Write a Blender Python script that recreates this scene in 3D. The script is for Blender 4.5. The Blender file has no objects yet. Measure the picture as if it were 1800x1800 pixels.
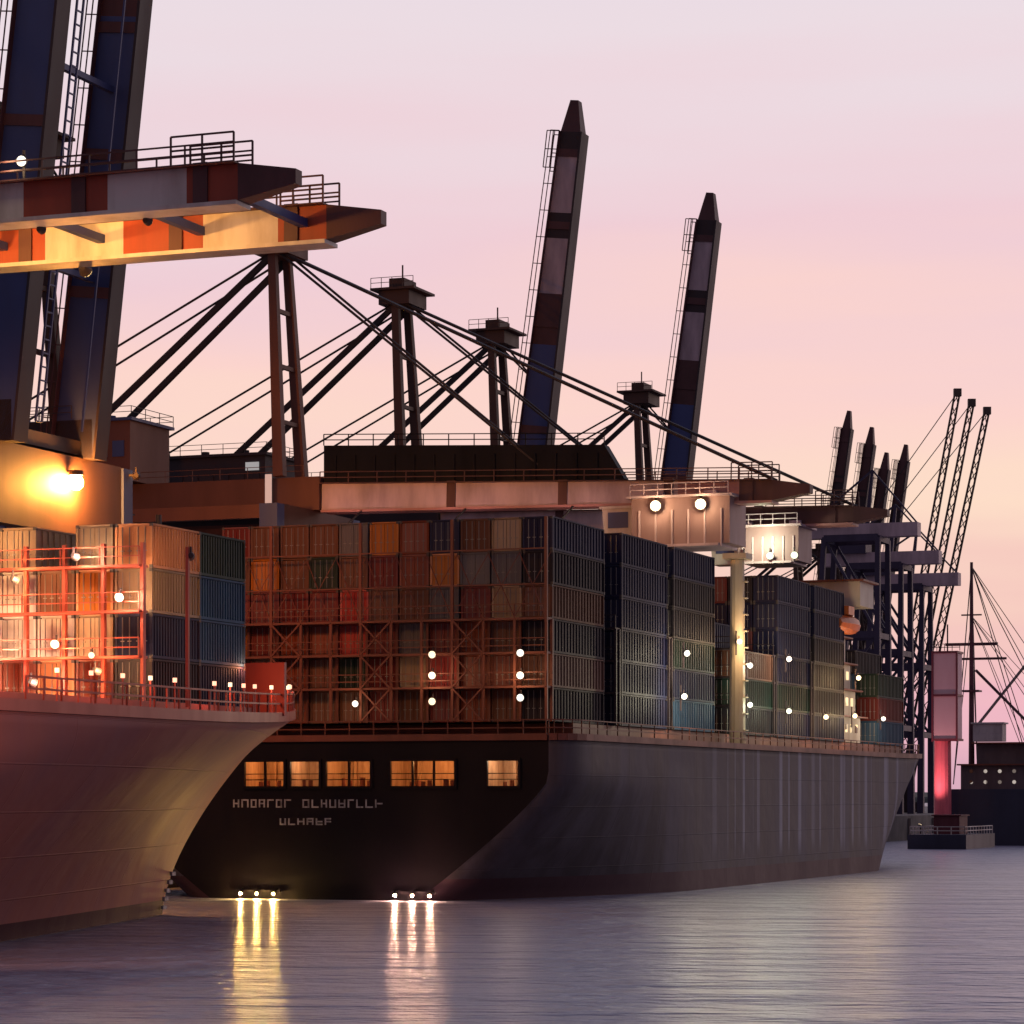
import bpy, bmesh, math, random
from mathutils import Vector
R = math.radians
rng = random.Random(7)
C = bpy.context.scene.collection
sc = bpy.context.scene

# ------------------------------------------------------------------ camera, sky, light
TH = math.atan(1900 / 5000)            # angle between the view and the quay
CT, ST = math.cos(TH), math.sin(TH)
cam = bpy.data.objects.new('camera', bpy.data.cameras.new('camera'))
C.objects.link(cam)
cam.location = (0, 0, 8)
cam.rotation_euler = (R(90), 0, 0)
cam.data.sensor_width = 36
cam.data.lens = 100
cam.data.shift_y = 500 / 1800
cam.data.clip_start = 1
cam.data.clip_end = 30000
sc.camera = cam
sc.view_settings.view_transform = 'Standard'
sc.view_settings.look = 'None'
sc.view_settings.exposure = 0
sc.view_settings.gamma = 1
sc.cycles.use_denoising = True
sc.cycles.max_bounces = 6
sc.cycles.sample_clamp_indirect = 6
sc.cycles.caustics_reflective = True


def lin(r, g, b):
    f = lambda c: (c / 255 / 12.92) if c / 255 <= .04045 else ((c / 255 + .055) / 1.055) ** 2.4
    return (f(r), f(g), f(b), 1)


world = bpy.data.worlds.new('World')
sc.world = world
world.use_nodes = True
nt = world.node_tree
N, L = nt.nodes, nt.links
N.clear()
out = N.new('ShaderNodeOutputWorld')
bg = N.new('ShaderNodeBackground')
tc = N.new('ShaderNodeTexCoord')
sep = N.new('ShaderNodeSeparateXYZ')
L.new(tc.outputs['Generated'], sep.inputs[0])
mp = N.new('ShaderNodeMapping')
mp.inputs['Scale'].default_value = (2.2, 2.2, 20)
mp.inputs['Rotation'].default_value = (0.04, 0.05, 0)
L.new(tc.outputs['Generated'], mp.inputs[0])
nz = N.new('ShaderNodeTexNoise')
nz.inputs['Scale'].default_value = 1.6
nz.inputs['Detail'].default_value = 5
nz.inputs['Roughness'].default_value = .45
L.new(mp.outputs[0], nz.inputs[0])


def math_node(nodes, links, op, a, b=None, clamp=False):
    m = nodes.new('ShaderNodeMath')
    m.operation = op
    m.use_clamp = clamp
    for i, x in enumerate((a, b)):
        if x is None:
            continue
        if isinstance(x, (int, float)):
            m.inputs[i].default_value = x
        else:
            links.new(x, m.inputs[i])
    return m.outputs[0]


wob = math_node(N, L, 'MULTIPLY', math_node(N, L, 'SUBTRACT', nz.outputs[0], .5), .11)
elev = math_node(N, L, 'ADD', sep.outputs['Z'], wob)
ramp = N.new('ShaderNodeValToRGB')
cr = ramp.color_ramp
stops = [(0.0, (216, 170, 188)), (.03, (240, 184, 196)), (.06, (246, 202, 192)), (.095, (254, 222, 200)),
         (.14, (252, 212, 205)), (.19, (240, 206, 214)), (.26, (236, 220, 227)), (.38, (226, 218, 232)),
         (.55, (206, 204, 228)), (1.0, (150, 152, 190))]
while len(cr.elements) < len(stops):
    cr.elements.new(.5)
for e, (p, c) in zip(cr.elements, stops):
    e.position = p
    e.color = lin(*c)
L.new(elev, ramp.inputs[0])
# the sky behind the viewer is already the darkening night side
az = math_node(N, L, 'ADD', math_node(N, L, 'MULTIPLY', sep.outputs['Y'], .95), math_node(N, L, 'MULTIPLY', sep.outputs['X'], .28))
mr = N.new('ShaderNodeMapRange')
mr.interpolation_type = 'SMOOTHSTEP'
mr.inputs['From Min'].default_value = .10
mr.inputs['From Max'].default_value = .78
mr.inputs['To Min'].default_value = .02
mr.inputs['To Max'].default_value = 1
L.new(az, mr.inputs[0])
mx = N.new('ShaderNodeMix')
mx.data_type = 'RGBA'
mx.blend_type = 'MIX'
L.new(mr.outputs[0], mx.inputs['Factor'])
mx.inputs[6].default_value = (.165, .140, .190, 1)
L.new(ramp.outputs[0], mx.inputs[7])
L.new(mx.outputs[2], bg.inputs[0])
bg.inputs[1].default_value = 1.0
L.new(bg.outputs[0], out.inputs[0])

sun = bpy.data.objects.new('sun', bpy.data.lights.new('sun', 'SUN'))
C.objects.link(sun)
sun.data.energy = .12
sun.data.angle = R(12)
sun.data.color = (1, .72, .55)
sun.rotation_euler = (R(84), 0, R(128))     # low afterglow from beyond the right edge of the frame


# ------------------------------------------------------------------ helpers
def W(U, v, z=0):
    """point: U metres left of the camera's line along the quay, v metres along the quay"""
    return Vector((-U * CT + v * ST, U * ST + v * CT, z))


class MB:
    def __init__(s):
        s.v, s.f, s.m = [], [], []

    def hexa(s, p, m=0):
        b = len(s.v)
        s.v += [tuple(q) for q in p]
        for q in ((0, 3, 2, 1), (4, 5, 6, 7), (0, 1, 5, 4), (1, 2, 6, 5), (2, 3, 7, 6), (3, 0, 4, 7)):
            s.f.append([b + i for i in q])
            s.m.append(m)
        return s

    def box(s, c, d, m=0):
        x, y, z = c
        a, b, e = d[0] / 2, d[1] / 2, d[2] / 2
        return s.hexa([(x - a, y - b, z - e), (x + a, y - b, z - e), (x + a, y + b, z - e), (x - a, y + b, z - e),
                       (x - a, y - b, z + e), (x + a, y - b, z + e), (x + a, y + b, z + e), (x - a, y + b, z + e)], m)

    def bar(s, a, b, w, h, w2=None, h2=None, up=(0, 0, 1), m=0):
        a, b = Vector(a), Vector(b)
        d = (b - a).normalized()
        u = Vector(up)
        if abs(d.dot(u)) > .98:
            u = Vector((1, 0, 0))
        sd = u.cross(d).normalized()
        u = d.cross(sd)
        w2 = w if w2 is None else w2
        h2 = h if h2 is None else h2
        p = []
        for q, ww, hh in ((a, w, h), (b, w2, h2)):
            for i, j in ((-1, -1), (1, -1), (1, 1), (-1, 1)):
                p.append(q + sd * (i * ww / 2) + u * (j * hh / 2))
        return s.hexa(p, m)

    def tube(s, a, b, r, n=6, r2=None, m=0):
        a, b = Vector(a), Vector(b)
        d = (b - a).normalized()
        u = Vector((0, 0, 1)) if abs(d.z) < .95 else Vector((1, 0, 0))
        sd = u.cross(d).normalized()
        u = d.cross(sd)
        r2 = r if r2 is None else r2
        k = len(s.v)
        for q, rr in ((a, r), (b, r2)):
            for i in range(n):
                t = 2 * math.pi * i / n
                s.v.append(tuple(q + sd * (rr * math.cos(t)) + u * (rr * math.sin(t))))
        for i in range(n):
            j = (i + 1) % n
            s.f.append([k + i, k + j, k + n + j, k + n + i])
            s.m.append(m)
        s.f.append([k + i for i in range(n)][::-1])
        s.f.append([k + n + i for i in range(n)])
        s.m += [m, m]
        return s

    def lattice(s, a, b, w, h, bay, r, m=0, w2=None, h2=None):
        a, b = Vector(a), Vector(b)
        d = (b - a)
        n = max(2, int(d.length / bay))
        dn = d.normalized()
        u = Vector((0, 0, 1)) if abs(dn.z) < .98 else Vector((1, 0, 0))
        sd = u.cross(dn).normalized()
        u = dn.cross(sd)
        w2 = w if w2 is None else w2
        h2 = h if h2 is None else h2
        rings = []
        for i in range(n + 1):
            t = i / n
            q = a + d * t
            ww, hh = w + (w2 - w) * t, h + (h2 - h) * t
            rings.append([q + sd * (x * ww / 2) + u * (y * hh / 2) for x, y in ((-1, -1), (1, -1), (1, 1), (-1, 1))])
        for k in range(4):
            s.tube(rings[0][k], rings[-1][k], r, 4, m=m)
        for i in range(n):
            for k in range(4):
                k2 = (k + 1) % 4
                p, q = (rings[i][k], rings[i + 1][k2]) if i % 2 else (rings[i][k2], rings[i + 1][k])
                s.tube(p, q, r * .6, 4, m=m)
        return s

    def build(s, name, mats, parent=None, loc=None, smooth=False):
        me = bpy.data.meshes.new(name)
        me.from_pydata(s.v, [], s.f)
        if not isinstance(mats, (list, tuple)):
            mats = [mats]
        for q in mats:
            me.materials.append(q)
        for p, i in zip(me.polygons, s.m):
            p.material_index = i
            p.use_smooth = smooth
        bm = bmesh.new()
        bm.from_mesh(me)
        bmesh.ops.recalc_face_normals(bm, faces=bm.faces)
        bm.to_mesh(me)
        bm.free()
        o = bpy.data.objects.new(name, me)
        C.objects.link(o)
        if parent:
            o.parent = parent
        if loc is not None:
            o.location = loc
        return o


def tag(o, label, cat, group=None, kind=None):
    if label:
        o['label'] = label
    if cat:
        o['category'] = cat
    if group:
        o['group'] = group
    if kind:
        o['kind'] = kind
    return o


def thing(name, label, cat, loc, group=None, rz=-TH):
    o = bpy.data.objects.new(name, None)
    C.objects.link(o)
    o.location = loc
    o.rotation_euler = (0, 0, rz)
    o.empty_display_size = .5
    return tag(o, label, cat, group)


MATS = {}


def mat(name, col, rough=.55, spec=.35, vary=0.0, boot=None, seams=False, stripes=None, metal=0.0, var=.35, scale=.6, streak=4.0, dirt=None, dirt_amt=.35, bump=.0):
    """painted or bare steel: base colour, patchy wear, vertical streaks of grime"""
    if name in MATS:
        return MATS[name]
    m = bpy.data.materials.new(name)
    m.use_nodes = True
    n, l = m.node_tree.nodes, m.node_tree.links
    b = n['Principled BSDF']
    b.inputs['Metallic'].default_value = metal
    t = n.new('ShaderNodeTexCoord')
    mpn = n.new('ShaderNodeMapping')
    mpn.inputs['Scale'].default_value = (scale, scale, scale / streak)
    l.new(t.outputs['Object'], mpn.inputs[0])
    z = n.new('ShaderNodeTexNoise')
    z.inputs['Scale'].default_value = 1
    z.inputs['Detail'].default_value = 6
    z.inputs['Roughness'].default_value = .62
    l.new(mpn.outputs[0], z.inputs[0])
    rp = n.new('ShaderNodeValToRGB')
    rp.color_ramp.elements[0].position = .40
    rp.color_ramp.elements[1].position = .72
    l.new(z.outputs[0], rp.inputs[0])
    mm = n.new('ShaderNodeMix')
    mm.data_type = 'RGBA'
    c = tuple(col) + ((1,) if len(col) == 3 else ())
    d = dirt or tuple(x * (1 - var) for x in c[:3])
    mm.inputs[6].default_value = c
    mm.inputs[7].default_value = tuple(d)[:3] + (1,)
    fac = math_node(n, l, 'MULTIPLY', rp.outputs[0], dirt_amt if dirt else 1.0)
    l.new(fac, mm.inputs['Factor'])
    csock = mm.outputs[2]
    if vary:
        oi = n.new('ShaderNodeObjectInfo')
        hsv = n.new('ShaderNodeHueSaturation')
        l.new(csock, hsv.inputs['Color'])
        l.new(math_node(n, l, 'ADD', math_node(n, l, 'MULTIPLY', oi.outputs['Random'], vary), 1 - vary * .5), hsv.inputs['Value'])
        l.new(math_node(n, l, 'ADD', math_node(n, l, 'MULTIPLY', oi.outputs['Random'], -.25), 1.05), hsv.inputs['Saturation'])
        csock = hsv.outputs[0]
    if stripes:
        sp3 = n.new('ShaderNodeSeparateXYZ')
        l.new(t.outputs['Object'], sp3.inputs[0])
        n1 = n.new('ShaderNodeTexNoise')
        n1.noise_dimensions = '1D'
        n1.inputs['Scale'].default_value = stripes[0]
        n1.inputs['Detail'].default_value = 2
        l.new(sp3.outputs['Y'], n1.inputs['W'])
        r3 = n.new('ShaderNodeValToRGB')
        r3.color_ramp.elements[0].position = .56
        r3.color_ramp.elements[1].position = .66
        l.new(n1.outputs[0], r3.inputs[0])
        f1 = n.new('ShaderNodeMapRange')
        f1.interpolation_type = 'SMOOTHSTEP'
        for k_, v_ in (('From Min', 3.0), ('From Max', 5.5)):
            f1.inputs[k_].default_value = v_
        l.new(math_node(n, l, 'ADD', sp3.outputs['Z'], math_node(n, l, 'MULTIPLY', z.outputs[0], 2)), f1.inputs[0])
        f2 = n.new('ShaderNodeMapRange')
        f2.interpolation_type = 'SMOOTHSTEP'
        for k_, v_ in (('From Min', 30), ('From Max', 48)):
            f2.inputs[k_].default_value = v_
        l.new(sp3.outputs['Y'], f2.inputs[0])
        m3 = n.new('ShaderNodeMix')
        m3.data_type = 'RGBA'
        fm_ = math_node(n, l, 'MULTIPLY', math_node(n, l, 'MULTIPLY', r3.outputs[0], f1.outputs[0]), math_node(n, l, 'MULTIPLY', f2.outputs[0], .75))
        l.new(fm_, m3.inputs['Factor'])
        l.new(csock, m3.inputs[6])
        m3.inputs[7].default_value = stripes[1] + (1,)
        csock = m3.outputs[2]
    if boot:
        sp_ = n.new('ShaderNodeSeparateXYZ')
        l.new(t.outputs['Object'], sp_.inputs[0])
        m2 = n.new('ShaderNodeMix')
        m2.data_type = 'RGBA'
        l.new(math_node(n, l, 'LESS_THAN', sp_.outputs['Z'], boot[0]), m2.inputs['Factor'])
        l.new(csock, m2.inputs[6])
        m2.inputs[7].default_value = boot[1] + (1,)
        csock = m2.outputs[2]
    l.new(csock, b.inputs['Base Color'])
    b.inputs['Specular IOR Level'].default_value = spec
    rr = math_node(n, l, 'ADD', math_node(n, l, 'MULTIPLY', z.outputs[0], .25), rough - .12)
    l.new(rr, b.inputs['Roughness'])
    if seams:
        sp2 = n.new('ShaderNodeSeparateXYZ')
        l.new(t.outputs['Object'], sp2.inputs[0])
        cb2 = n.new('ShaderNodeCombineXYZ')
        l.new(sp2.outputs['Y'], cb2.inputs[0])
        l.new(sp2.outputs['Z'], cb2.inputs[1])
        bk = n.new('ShaderNodeTexBrick')
        bk.inputs['Scale'].default_value = 1
        bk.inputs['Brick Width'].default_value = 9.0
        bk.inputs['Row Height'].default_value = 2.4
        bk.inputs['Mortar Size'].default_value = .05
        bk.inputs['Mortar Smooth'].default_value = .6
        l.new(cb2.outputs[0], bk.inputs[0])
        zb = n.new('ShaderNodeTexNoise')
        zb.inputs['Scale'].default_value = .35
        l.new(t.outputs['Object'], zb.inputs[0])
        bn = n.new('ShaderNodeBump')
        bn.inputs['Strength'].default_value = .5
        bn.inputs['Distance'].default_value = .12
        l.new(math_node(n, l, 'ADD', bk.outputs['Fac'], math_node(n, l, 'MULTIPLY', zb.outputs[0], 1.6)), bn.inputs['Height'])
        l.new(bn.outputs[0], b.inputs['Normal'])
    if bump:
        bn = n.new('ShaderNodeBump')
        bn.inputs['Strength'].default_value = bump
        bn.inputs['Distance'].default_value = .1
        l.new(z.outputs[0], bn.inputs['Height'])
        l.new(bn.outputs[0], b.inputs['Normal'])
    MATS[name] = m
    return m


def glow(name, col, strength):
    if name in MATS:
        return MATS[name]
    m = bpy.data.materials.new(name)
    m.use_nodes = True
    b = m.node_tree.nodes['Principled BSDF']
    b.inputs['Base Color'].default_value = (.3, .3, .3, 1)
    b.inputs['Emission Color'].default_value = tuple(col) + (1,)
    b.inputs['Emission Strength'].default_value = strength
    MATS[name] = m
    return m


def lit_room(name, col, strength, scale=1.2):
    """a lit interior behind an opening: bright patches and dim corners of machinery"""
    m = bpy.data.materials.new(name)
    m.use_nodes = True
    n, l = m.node_tree.nodes, m.node_tree.links
    b = n['Principled BSDF']
    t = n.new('ShaderNodeTexCoord')
    z = n.new('ShaderNodeTexVoronoi')
    z.inputs['Scale'].default_value = scale
    l.new(t.outputs['Object'], z.inputs[0])
    rp = n.new('ShaderNodeValToRGB')
    rp.color_ramp.elements[0].color = (.04, .012, .004, 1)
    rp.color_ramp.elements[1].color = tuple(col) + (1,)
    rp.color_ramp.elements[0].position = .15
    rp.color_ramp.elements[1].position = .8
    s = n.new('ShaderNodeSeparateColor')
    l.new(z.outputs['Color'], s.inputs[0])
    l.new(s.outputs[0], rp.inputs[0])
    b.inputs['Base Color'].default_value = (.05, .04, .04, 1)
    l.new(rp.outputs[0], b.inputs['Emission Color'])
    b.inputs['Emission Strength'].default_value = strength
    return m


NAVY = mat('navy_paint', (.048, .066, .19), .5, scale=.3, dirt=(.04, .035, .07))
DARK = mat('dark_steel', (.035, .024, .030), .6, scale=.3, dirt=(.07, .03, .022))
BROWN = mat('brown_steel', (.075, .036, .028), .6, scale=.3, dirt=(.03, .015, .012))
ROPE = mat('steel_rope', (.030, .020, .022), .6)
REDP = mat('red_paint', (.34, .055, .025), .5, scale=.35, dirt=(.12, .03, .02), dirt_amt=.6)
WHITEP = mat('white_paint', (.62, .56, .54), .5, scale=.35, dirt=(.25, .17, .13), dirt_amt=.7)
PINKP = mat('faded_red_paint', (.42, .20, .20), .5, scale=.35, dirt=(.26, .12, .11), dirt_amt=.6)
GREYP = mat('grey_paint', (.56, .42, .46), .5, scale=.35, dirt=(.12, .09, .10), dirt_amt=.6)
TIPD = mat('tip_dark_paint', (.10, .038, .040), .55, scale=.4)
CONC = mat('concrete', (.22, .20, .19), .8, scale=.3, streak=1, bump=.2)
SODIUM = (1.0, .46, .10)
WARM = (1.0, .68, .36)


def lamp_light(parent, loc, col, power, kind='POINT', radius=.3, aim=None, cone=110):
    d = bpy.data.lights.new('lamp_light', kind)
    d.energy = power
    d.color = col
    d.shadow_soft_size = radius
    o = bpy.data.objects.new('lamp_light', d)
    C.objects.link(o)
    o.parent = parent
    o.location = loc
    if kind == 'SPOT':
        d.spot_size = R(cone)
        d.spot_blend = .7
        v = Vector(aim) - Vector(loc)
        o.rotation_euler = v.to_track_quat('-Z', 'Y').to_euler()
    return o


def floodlight(parent, loc, face, size, gl, housing=None):
    """a floodlight housing facing 'face' (local vector) with a glowing lens"""
    f = Vector(face).normalized()
    loc = Vector(loc)
    h = MB().tube(loc - f * size * .7, loc, size * .30, 10, size * .56)
    h.bar(loc - f * size * .5 - Vector((0, 0, size * .1)), loc - f * size * .5 + Vector((0, 0, size * 1.0)), size * .18, size * .18)
    ho = h.build('floodlight', housing or DARK, parent)
    MB().tube(loc + f * .01, loc + f * size * .10, size * .50, 12).build('lens', gl, ho)
    return ho


# ------------------------------------------------------------------ water, quay
wm = bpy.data.materials.new('harbour_water')
wm.use_nodes = True
n, l = wm.node_tree.nodes, wm.node_tree.links
b = n['Principled BSDF']
b.inputs['Base Color'].default_value = (.25, .245, .34, 1)
b.inputs['Roughness'].default_value = .30
b.inputs['IOR'].default_value = 1.6
t = n.new('ShaderNodeTexCoord')
hs = []
for sx, sy, s, dist, st in ((.40, 1, .20, 3.0, 1.0), (.6, 1, .9, .7, 1.0)):
    mpn = n.new('ShaderNodeMapping')
    mpn.inputs['Scale'].default_value = (sx, sy, 1)
    mpn.inputs['Rotation'].default_value = (0, 0, R(12))
    l.new(t.outputs['Object'], mpn.inputs[0])
    z = n.new('ShaderNodeTexNoise')
    z.inputs['Scale'].default_value = s
    z.inputs['Detail'].default_value = 4
    z.inputs['Roughness'].default_value = .55
    l.new(mpn.outputs[0], z.inputs[0])
    bn = n.new('ShaderNodeBump')
    bn.inputs['Strength'].default_value = st
    bn.inputs['Distance'].default_value = dist
    l.new(z.outputs[0], bn.inputs['Height'])
    if hs:
        l.new(hs[-1].outputs[0], bn.inputs['Normal'])
    hs.append(bn)
l.new(hs[-1].outputs[0], b.inputs['Normal'])
wb = MB()
wb.v = [(-2500, -400, 0), (2500, -400, 0), (2500, 4000, 0), (-2500, 4000, 0)]
wb.f = [[0, 1, 2, 3]]
wb.m = [0]
tag(wb.build('water', wm), None, None, kind='structure')

fs = MB()
for i in range(50):
    x = -2450 + i * 100
    fs.hexa([(x, 3500, -1), (x + 100, 3500, -1), (x + 100, 3900, -1), (x, 3900, -1),
             (x, 3520, 7 + 3 * math.sin(i * 1.7)), (x + 100, 3520, 7 + 3 * math.sin(i * 1.7 + 1.7)),
             (x + 100, 3880, 11 + 3 * math.sin(i * 1.3 + 1.3)), (x, 3880, 11 + 3 * math.sin(i * 1.3))])
tag(fs.build('far_shore', mat('far_shore_earth', (.05, .055, .05), .9, scale=.01, streak=1)), None, None, kind='structure')

QZ = 4.5
QU = 116.5
q = MB()
q.box((-250, 400, -.6), (500, 1200, 10.2))
for i in range(60):
    q.box((.25, -150 + i * 20, 2.2), (.5, 1.0, 3.6))
qo = q.build('quay', CONC)
qo.location = W(QU, 0, 0)
qo.rotation_euler = (0, 0, -TH)
tag(qo, None, None, kind='structure')

# ------------------------------------------------------------------ ship-to-shore cranes
RAIL = QU + 2.5
HG = 36.3 - QZ          # underside of the girder above the quay
GH = 3.3


def boom_seg(mb, y, t0, t1, fr, m, depth0, depth1, width):
    """a piece of box boom between fractions t0..t1 along frame fr=(origin, dir, up)"""
    o, d, u = fr
    da = depth0 + (depth1 - depth0) * t0[1]
    db = depth0 + (depth1 - depth0) * t1[1]
    a = o + d * t0[0] + Vector((0, y, 0))
    c = o + d * t1[0] + Vector((0, y, 0))
    p = []
    for q, dd in ((a, da), (c, db)):
        for i, j in ((-1, 0), (1, 0), (1, 1), (-1, 1)):
            p.append(q + Vector((0, i * width / 2, 0)) + u * (j * dd))
    mb.hexa(p, m)


def rail(mb, a, b, h=1.1, step=2.5, up=(0, 0, 1), r=.06, m=0):
    a, b, u = Vector(a), Vector(b), Vector(up)
    n = max(1, int((b - a).length / step))
    for k in (.5, 1):
        mb.bar(a + u * h * k, b + u * h * k, r, r, m=m)
    for i in range(n + 1):
        p = a + (b - a) * (i / n)
        mb.bar(p, p + u * h, r, r, m=m)


def crane(v, label, raised, twin=0.0, dz=0.0, boom_len=49.5, bands=None, main=NAVY, Lq=18.0, U=RAIL, angle=83.2,
          depth=(3.7, 2.5), width=2.0, house=True, simple=False, group='container cranes along the quay', trolley_x=None, droop=0.0, trolley_size=(9.6, 4.4), stays=(.5, .93),
          portal_deep=1.8, frame=BROWN, gird=DARK, flags=()):
    t = thing('container_crane', label, 'crane', W(U, v, QZ), group)
    H = HG + dz
    hy = Lq / 2
    for sx in (0, -30):
        for sy in (-1, 1):
            lg = MB().bar((sx, sy * hy, 1.6), (sx, sy * hy, H - .1), 1.6, 1.9)
            lg.build('leg', main, t)
            bg_ = MB().box((sx, sy * hy, 1.2), (1.3, 5.5, .8))
            for k in range(4):
                bg_.tube((sx - .35, sy * hy - 2.2 + k * 1.45, .42), (sx + .35, sy * hy - 2.2 + k * 1.45, .42), .42, 10)
            if not simple:
                bg_.build('bogie', DARK, t)
    for sx in (0, -30):
        MB().box((sx + .02, 0, H - portal_deep / 2), (1.4, Lq - 1.7, portal_deep)).build('portal_beam', frame, t)
        MB().box((sx - .03, 0, 12.2), (1.3, Lq - 1.7, 1.5)).build('portal_beam', main, t)
    for sy in (-1, 1):
        MB().box((-15, sy * hy, 12.4), (28.1, 1.1, 1.6)).build('side_beam', main, t)
        MB().bar((-1, sy * hy, 13.4), (-29, sy * hy, H - 1), .9, .9).build('brace', main, t)
        MB().box((-15, sy * hy, H - .8), (28.1, 1.0, 1.3)).build('side_beam', frame, t)
    ys = (-twin / 2, twin / 2) if twin else (0,)
    g = MB()
    for y in ys:
        g.box((-24, y, H + GH / 2), (51, width + (.8 if not twin else 0), GH))
        rail(g, (-49, y - width / 2 - .8, H + GH), (0, y - width / 2 - .8, H + GH), step=3)
    if twin:
        for x in range(-48, 1, 8):
            g.box((x, 0, H + .9), (.8, twin - width, 1.2))
    g.build('back_girder', gird, t)
    if house:
        hb = MB().box((-27, 0, H + GH + 3.1), (18, 8.4, 6.0), 0)
        hb.box((-27, 0, H + GH + 6.25), (18.8, 9.2, .3), 1)
        for i in range(9):
            hb.box((-34.5 + i * 1.9, -4.26, H + GH + 3.3), (1.3, .12, 1.6), 1)
        for i in range(3):
            hb.tube((-33 + i * 5, 1, H + GH + 6.4), (-33 + i * 5, 1, H + GH + 7.4), .5, 8, m=1)
        ho = hb.build('machinery_house', [gird, main], t)
        r_ = MB()
        for a, c in (((-36.3, -4.5), (-17.7, -4.5)), ((-17.7, -4.5), (-17.7, 4.5)), ((-36.3, 4.5), (-17.7, 4.5))):
            rail(r_, (a[0], a[1], H + GH + 6.4), (c[0], c[1], H + GH + 6.4))
        r_.build('handrail', ROPE, ho)
    HA = 57.3 + dz
    # pylon
    py = 2.6 if not twin else twin / 2
    pt = 1.7 if not twin else twin / 2 - 1
    for sy in (-1, 1):
        MB().bar((-2.2, sy * py, H + GH), (-3.4, sy * pt, HA), .95, 1.1, .7, .8).build('pylon_leg', frame, t)
        bs = MB().bar((-3.6, sy * pt, HA - .2), (-30, sy * py, H + GH + .3), .5, .55)
        bs.build('backstay', ROPE, t)
        st_ = MB().tube((-3.8, sy * pt, HA), (-48.5, sy * py, H + GH + .2), .13, 5)
        st_.build('rope', ROPE, t)
    cb = MB().box((-3.3, 0, HA + .7), (3.6, pt * 2 + 1.6, 1.5))
    cb.box((-3.3, 0, HA + 1.6), (5.2, pt * 2 + 2.6, .25))
    cb.box((-3.3, 0, HA + 2.3), (1.8, pt * 2, 1.2))
    rail(cb, (-5.8, -pt - 1.3, HA + 1.7), (-.8, -pt - 1.3, HA + 1.7), step=1.2)
    cb.bar((-3.3, 0, HA + 2.8), (-3.3, 0, HA + 4.6), .14, .14)
    cb.build('apex_platform', frame, t)
    for k in range(3):
        zc = H + GH + (HA - H - GH) * (k + 1) / 4
        yy = py + (pt - py) * (k + 1) / 4
        MB().bar((-2.2 - .3 * (k + 1), -yy, zc), (-2.2 - .3 * (k + 1), yy, zc), .4, .4).build('pylon_tie', frame, t)
    # boom
    hinge = Vector((1.6, 0, H))
    a = R(angle) if raised else R(-droop)
    d = Vector((math.cos(a), 0, math.sin(a)))
    u = Vector((-math.sin(a), 0, math.cos(a)))
    bands = bands or [(0, .50, 0), (.50, .62, 1), (.62, .75, 6), (.75, .81, 3), (.81, .95, 6), (.95, 1, 3)]
    bm_mats = [main, TIPD, PINKP, DARK, WHITEP, REDP, GREYP]
    fr = (hinge, d, u)
    Lb = boom_len + (4.6 if raised and not twin else 0)
    for y in ys:
        mb = MB()
        for t0, t1, mi in bands:
            boom_seg(mb, y, (t0 * Lb * .93, t0), (t1 * Lb * .93, t1), fr, mi, depth[0], depth[1], width)
        # tapering snout with sheave block
        o2 = hinge + d * (Lb * .93) + Vector((0, y, 0))
        e2 = hinge + d * Lb + Vector((0, y, 0))
        w2 = width / 2
        mb.hexa([o2 + Vector((0, -w2, 0)) , o2 + Vector((0, w2, 0)), o2 + Vector((0, w2, 0)) + u * depth[1], o2 + Vector((0, -w2, 0)) + u * depth[1],
                 e2 + Vector((0, -w2 * .6, 0)) + u * depth[1] * .35, e2 + Vector((0, w2 * .6, 0)) + u * depth[1] * .35,
                 e2 + Vector((0, w2 * .6, 0)) + u * depth[1] * .75, e2 + Vector((0, -w2 * .6, 0)) + u * depth[1] * .75], 1)
        # bottom flange (trolley rail) and stiffening collars
        mb.bar(hinge + Vector((0, y, 0)) + u * -.14, o2 + u * -.14, width + .5, .24, up=u, m=4 if 'flange' in flags else (3 if raised else 2))
        for tt in (.3, .55, .78, .95):
            dd = depth[0] + (depth[1] - depth[0]) * tt
            c0 = hinge + d * (Lb * .93 * tt) + Vector((0, y, 0)) + u * (dd * .5)
            mb.bar(c0 - d * .45, c0 + d * .45, width + .3, dd + .35, up=u, m=1)
        bo = mb.build('boom', bm_mats, t)
        wk = MB()
        for s_ in (-1, 1):
            p0 = hinge + Vector((0, y + s_ * (width / 2 + .5), 0)) + u * (depth[0] + .0)
            p1 = hinge + d * (Lb * .93) + Vector((0, y + s_ * (width / 2 + .5), 0)) + u * (depth[1] + .0)
            rail(wk, p0, p1, up=u, step=3, r=.09)
            if s_ < 0:
                wk.bar(p0 - Vector((0, -.35, 0)), p1 - Vector((0, -.35, 0)), .9, .08, up=u)
        # tip gallery
        p1 = hinge + d * (Lb * .85) + Vector((0, y, 0)) + u * (depth[1] + .05)
        for s_ in (-1, 1):
            rail(wk, p1 + Vector((0, s_ * 1.2, 0)), p1 + d * (Lb * .08) + Vector((0, s_ * 1.2, 0)), up=u, h=1.6, step=1.5, r=.1)
        wk.build('walkway', TIPD, bo)
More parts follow.
